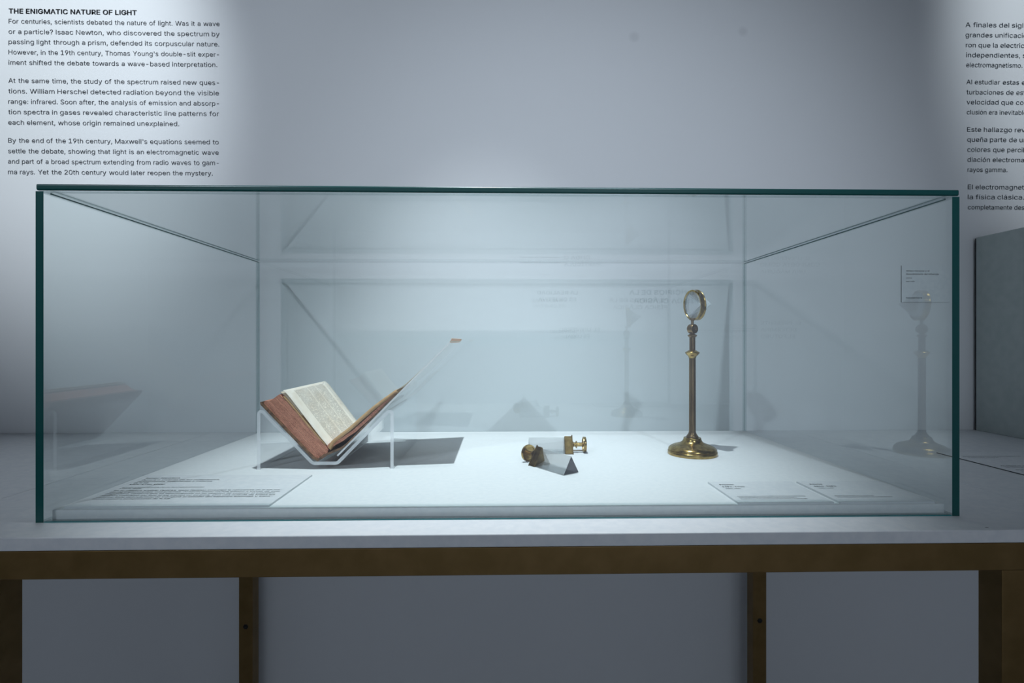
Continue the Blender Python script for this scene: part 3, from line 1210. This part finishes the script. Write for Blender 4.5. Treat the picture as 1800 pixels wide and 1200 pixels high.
# ------------------------------------------------------------------ the two prisms
def make_prism(name, label, end, direction, glass_len):
    """end: (x, y) of the free end's middle at the floor; direction: unit vector from the free end to the brass cap."""
    ang = math.atan2(direction[1], direction[0])
    t = thing(name, label, 'prism', (end[0], end[1], PZ), 'brass mounted glass prisms', ang)
    side, zr = 0.0334, 0.0010
    h = side * math.sqrt(3) / 2
    cs = 0.0372
    ch = cs * math.sqrt(3) / 2

    def tri(bm, x0, x1, s, z0, mi=0, bev=0.0):
        hh = s * math.sqrt(3) / 2
        a = [bm.verts.new((x0, y, z)) for y, z in ((-s / 2, z0), (s / 2, z0), (0, z0 + hh))]
        b = [bm.verts.new((x1, y, z)) for y, z in ((-s / 2, z0), (s / 2, z0), (0, z0 + hh))]
        fs = [bm.faces.new(a[::-1]), bm.faces.new(b)]
        for i in range(3):
            j = (i + 1) % 3
            fs.append(bm.faces.new((a[i], a[j], b[j], b[i])))
        bmesh.ops.recalc_face_normals(bm, faces=fs)
        if bev:
            es = list({e for f in fs for e in f.edges})
            bmesh.ops.bevel(bm, geom=es, offset=bev, segments=2, affect='EDGES', profile=0.5)

    bm = bmesh.new()
    tri(bm, 0.0, glass_len, side, zr, 0, 0.0003)
    bm.normal_update()
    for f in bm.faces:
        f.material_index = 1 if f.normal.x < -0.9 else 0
    obj('glass_bar', bm, [M['prism'], M['prism_end_reflection']], t, local=True)
    bm = bmesh.new()
    c0 = glass_len - 0.0005
    c1 = c0 + 0.0160
    tri(bm, c0, c1, cs, 0.0004, 0, 0.0009)
    tri(bm, c1 - 0.0022, c1, cs + 0.0030, 0.0, 0, 0.0006)
    cap = obj('end_cap', bm, M['brass_cap'], t, local=True)
    zc = 0.0158
    RX = Matrix.Translation((c1 - 0.0003, 0, zc)) @ Matrix.Rotation(math.pi / 2, 4, 'Y')
    bm = bmesh.new()
    lathe(bm, [(0.0, 0.0), (0.0060, 0.0), (0.0060, 0.0018), (0.0042, 0.0030), (0.0042, 0.0062), (0.0070, 0.0070), (0.0070, 0.0088), (0.0040, 0.0098),
               (0.0040, 0.0225), (0.0, 0.0225)], 28, 0, RX)
    smooth_by_angle(obj('shaft', bm, M['brass'], t, local=True))
    bm = bmesh.new()
    lathe(bm, [(0.0, 0.0222), (0.0125, 0.0222), (0.0125, 0.0210), (0.0149, 0.0210), (0.0152, 0.0224), (0.0146, 0.0238), (0.0152, 0.0252), (0.0148, 0.0266),
               (0.0100, 0.0273), (0.0, 0.0276)], 36, 0, RX)
    smooth_by_angle(obj('knob', bm, M['brass'], t, local=True))
    bm = bmesh.new()
    lathe(bm, [(0.0, 0.0), (0.0011, 0.0), (0.0011, 0.0218), (0.0, 0.0218)], 10, 0,
          Matrix.Translation((c1 - 0.0003, 0.006, 0.0030)) @ Matrix.Rotation(math.pi / 2, 4, 'Y'))
    obj('pin', bm, M['brass_dull'], t, local=True)
    return t


d1 = Vector((-0.0533, 0.0758)).normalized()
make_prism('prism', 'glass prism with brass cap lying nearest the front, its dark triangular end showing', (0.1085, 0.1770), d1, 0.0745)
make_prism('prism', 'glass prism with brass cap lying behind the other, knob pointing right', (0.0480, 0.3470), Vector((1, -0.01)).normalized(), 0.0700)

# ------------------------------------------------------------------ the brass stand with the cone of glass
SX, SY = 0.3638, 0.3260
stand = thing('lens_stand', 'tall brass stand on a round foot holding a ringed glass cone', 'lens stand', (SX, SY, PZ))
TR = Matrix.Identity(4)


def turned(name, prof, mat, seg=56):
    bm = bmesh.new()
    lathe(bm, prof, seg)
    return smooth_by_angle(obj(name, bm, mat, stand, local=True), 40)


turned('foot', [(0.0, 0.0), (0.04587, 0.0), (0.04625, 0.001), (0.04587, 0.0066), (0.04493, 0.0078), (0.04418, 0.008), (0.04493, 0.0092), (0.04456, 0.0112), (0.04136, 0.01451), (0.03666, 0.01694), (0.03102, 0.01886), (0.02605, 0.0206), (0.02123, 0.02286), (0.01814, 0.02582), (0.0166, 0.02912), (0.01621, 0.03191), (0.01544, 0.0326), (0.0, 0.0326)], M['brass'], 72)
turned('column', [(0.0, 0.0326), (0.0112, 0.0328), (0.0114, 0.0346), (0.01, 0.0368), (0.008, 0.0394), (0.0068, 0.0422), (0.0064, 0.0452), (0.0062, 0.1862), (0.0, 0.1862)], M['brass_dull'], 40)
turned('collar', [(0.0, 0.1855), (0.0066, 0.1860), (0.0074, 0.1890), (0.0082, 0.1902), (0.0098, 0.1912), (0.0132, 0.1955), (0.0134, 0.1968), (0.0124, 0.1980),
                  (0.0092, 0.1996), (0.0070, 0.2012), (0.0, 0.2014)], M['brass'], 40)
turned('upper_column', [(0.0, 0.2010), (0.0056, 0.2010), (0.0056, 0.2262), (0.0062, 0.2266), (0.0088, 0.2292), (0.0088, 0.2302), (0.0066, 0.2318),
                        (0.0042, 0.2330), (0.0040, 0.2400), (0.0, 0.2400)], M['brass_dull'], 36)
# joint: a short drum lying on its side, its flat face towards the viewer's right
ja = math.radians(-62)
JM = Matrix.Translation((0.0002, 0, 0.2425)) @ Matrix.Rotation(ja, 4, 'Z') @ Matrix.Rotation(math.pi / 2, 4, 'Y')
bm = bmesh.new()
lathe(bm, [(0.0, -0.0062), (0.0085, -0.0062), (0.0092, -0.0054), (0.0092, 0.0054), (0.0086, 0.0062), (0.0030, 0.0062), (0.0026, 0.0056), (0.0, 0.0056)], 36, 0, JM)
joint = smooth_by_angle(obj('joint', bm, M['brass_dull'], stand, local=True), 40)
bm = bmesh.new()
lathe(bm, [(0.0, 0.2490), (0.0028, 0.2490), (0.0026, 0.2560), (0.0030, 0.2590), (0.0060, 0.2602), (0.0060, 0.2630), (0.0, 0.2635)], 24)
smooth_by_angle(obj('stem', bm, M['brass_dull'], stand, local=True), 40)
# ring: axis runs backwards and to the right
RA = math.radians(90 - 76)
RC = Vector((0.0040, 0.0, 0.2885))
RM = Matrix.Translation(RC) @ Matrix.Rotation(RA, 4, 'Z') @ Matrix.Rotation(math.radians(86), 4, 'Y')
bm = bmesh.new()
lathe(bm, [(0.0262, -0.0046), (0.0267, -0.0054), (0.0284, -0.0056), (0.0296, -0.0050), (0.0298, -0.0038), (0.0294, -0.0030), (0.0294, 0.0038), (0.0299, 0.0046),
           (0.0297, 0.0056), (0.0266, 0.0056), (0.0262, 0.0040), (0.0262, -0.0046)], 64, 0, RM)
smooth_by_angle(obj('ring', bm, M['brass'], stand, local=True), 40)
bm = bmesh.new()
lathe(bm, [(0.0, -0.0040), (0.0259, -0.0040), (0.0259, 0.0030), (0.0, 0.0375)], 26, 0, RM)
obj('glass_cone', bm, M['cone'], stand, local=True)
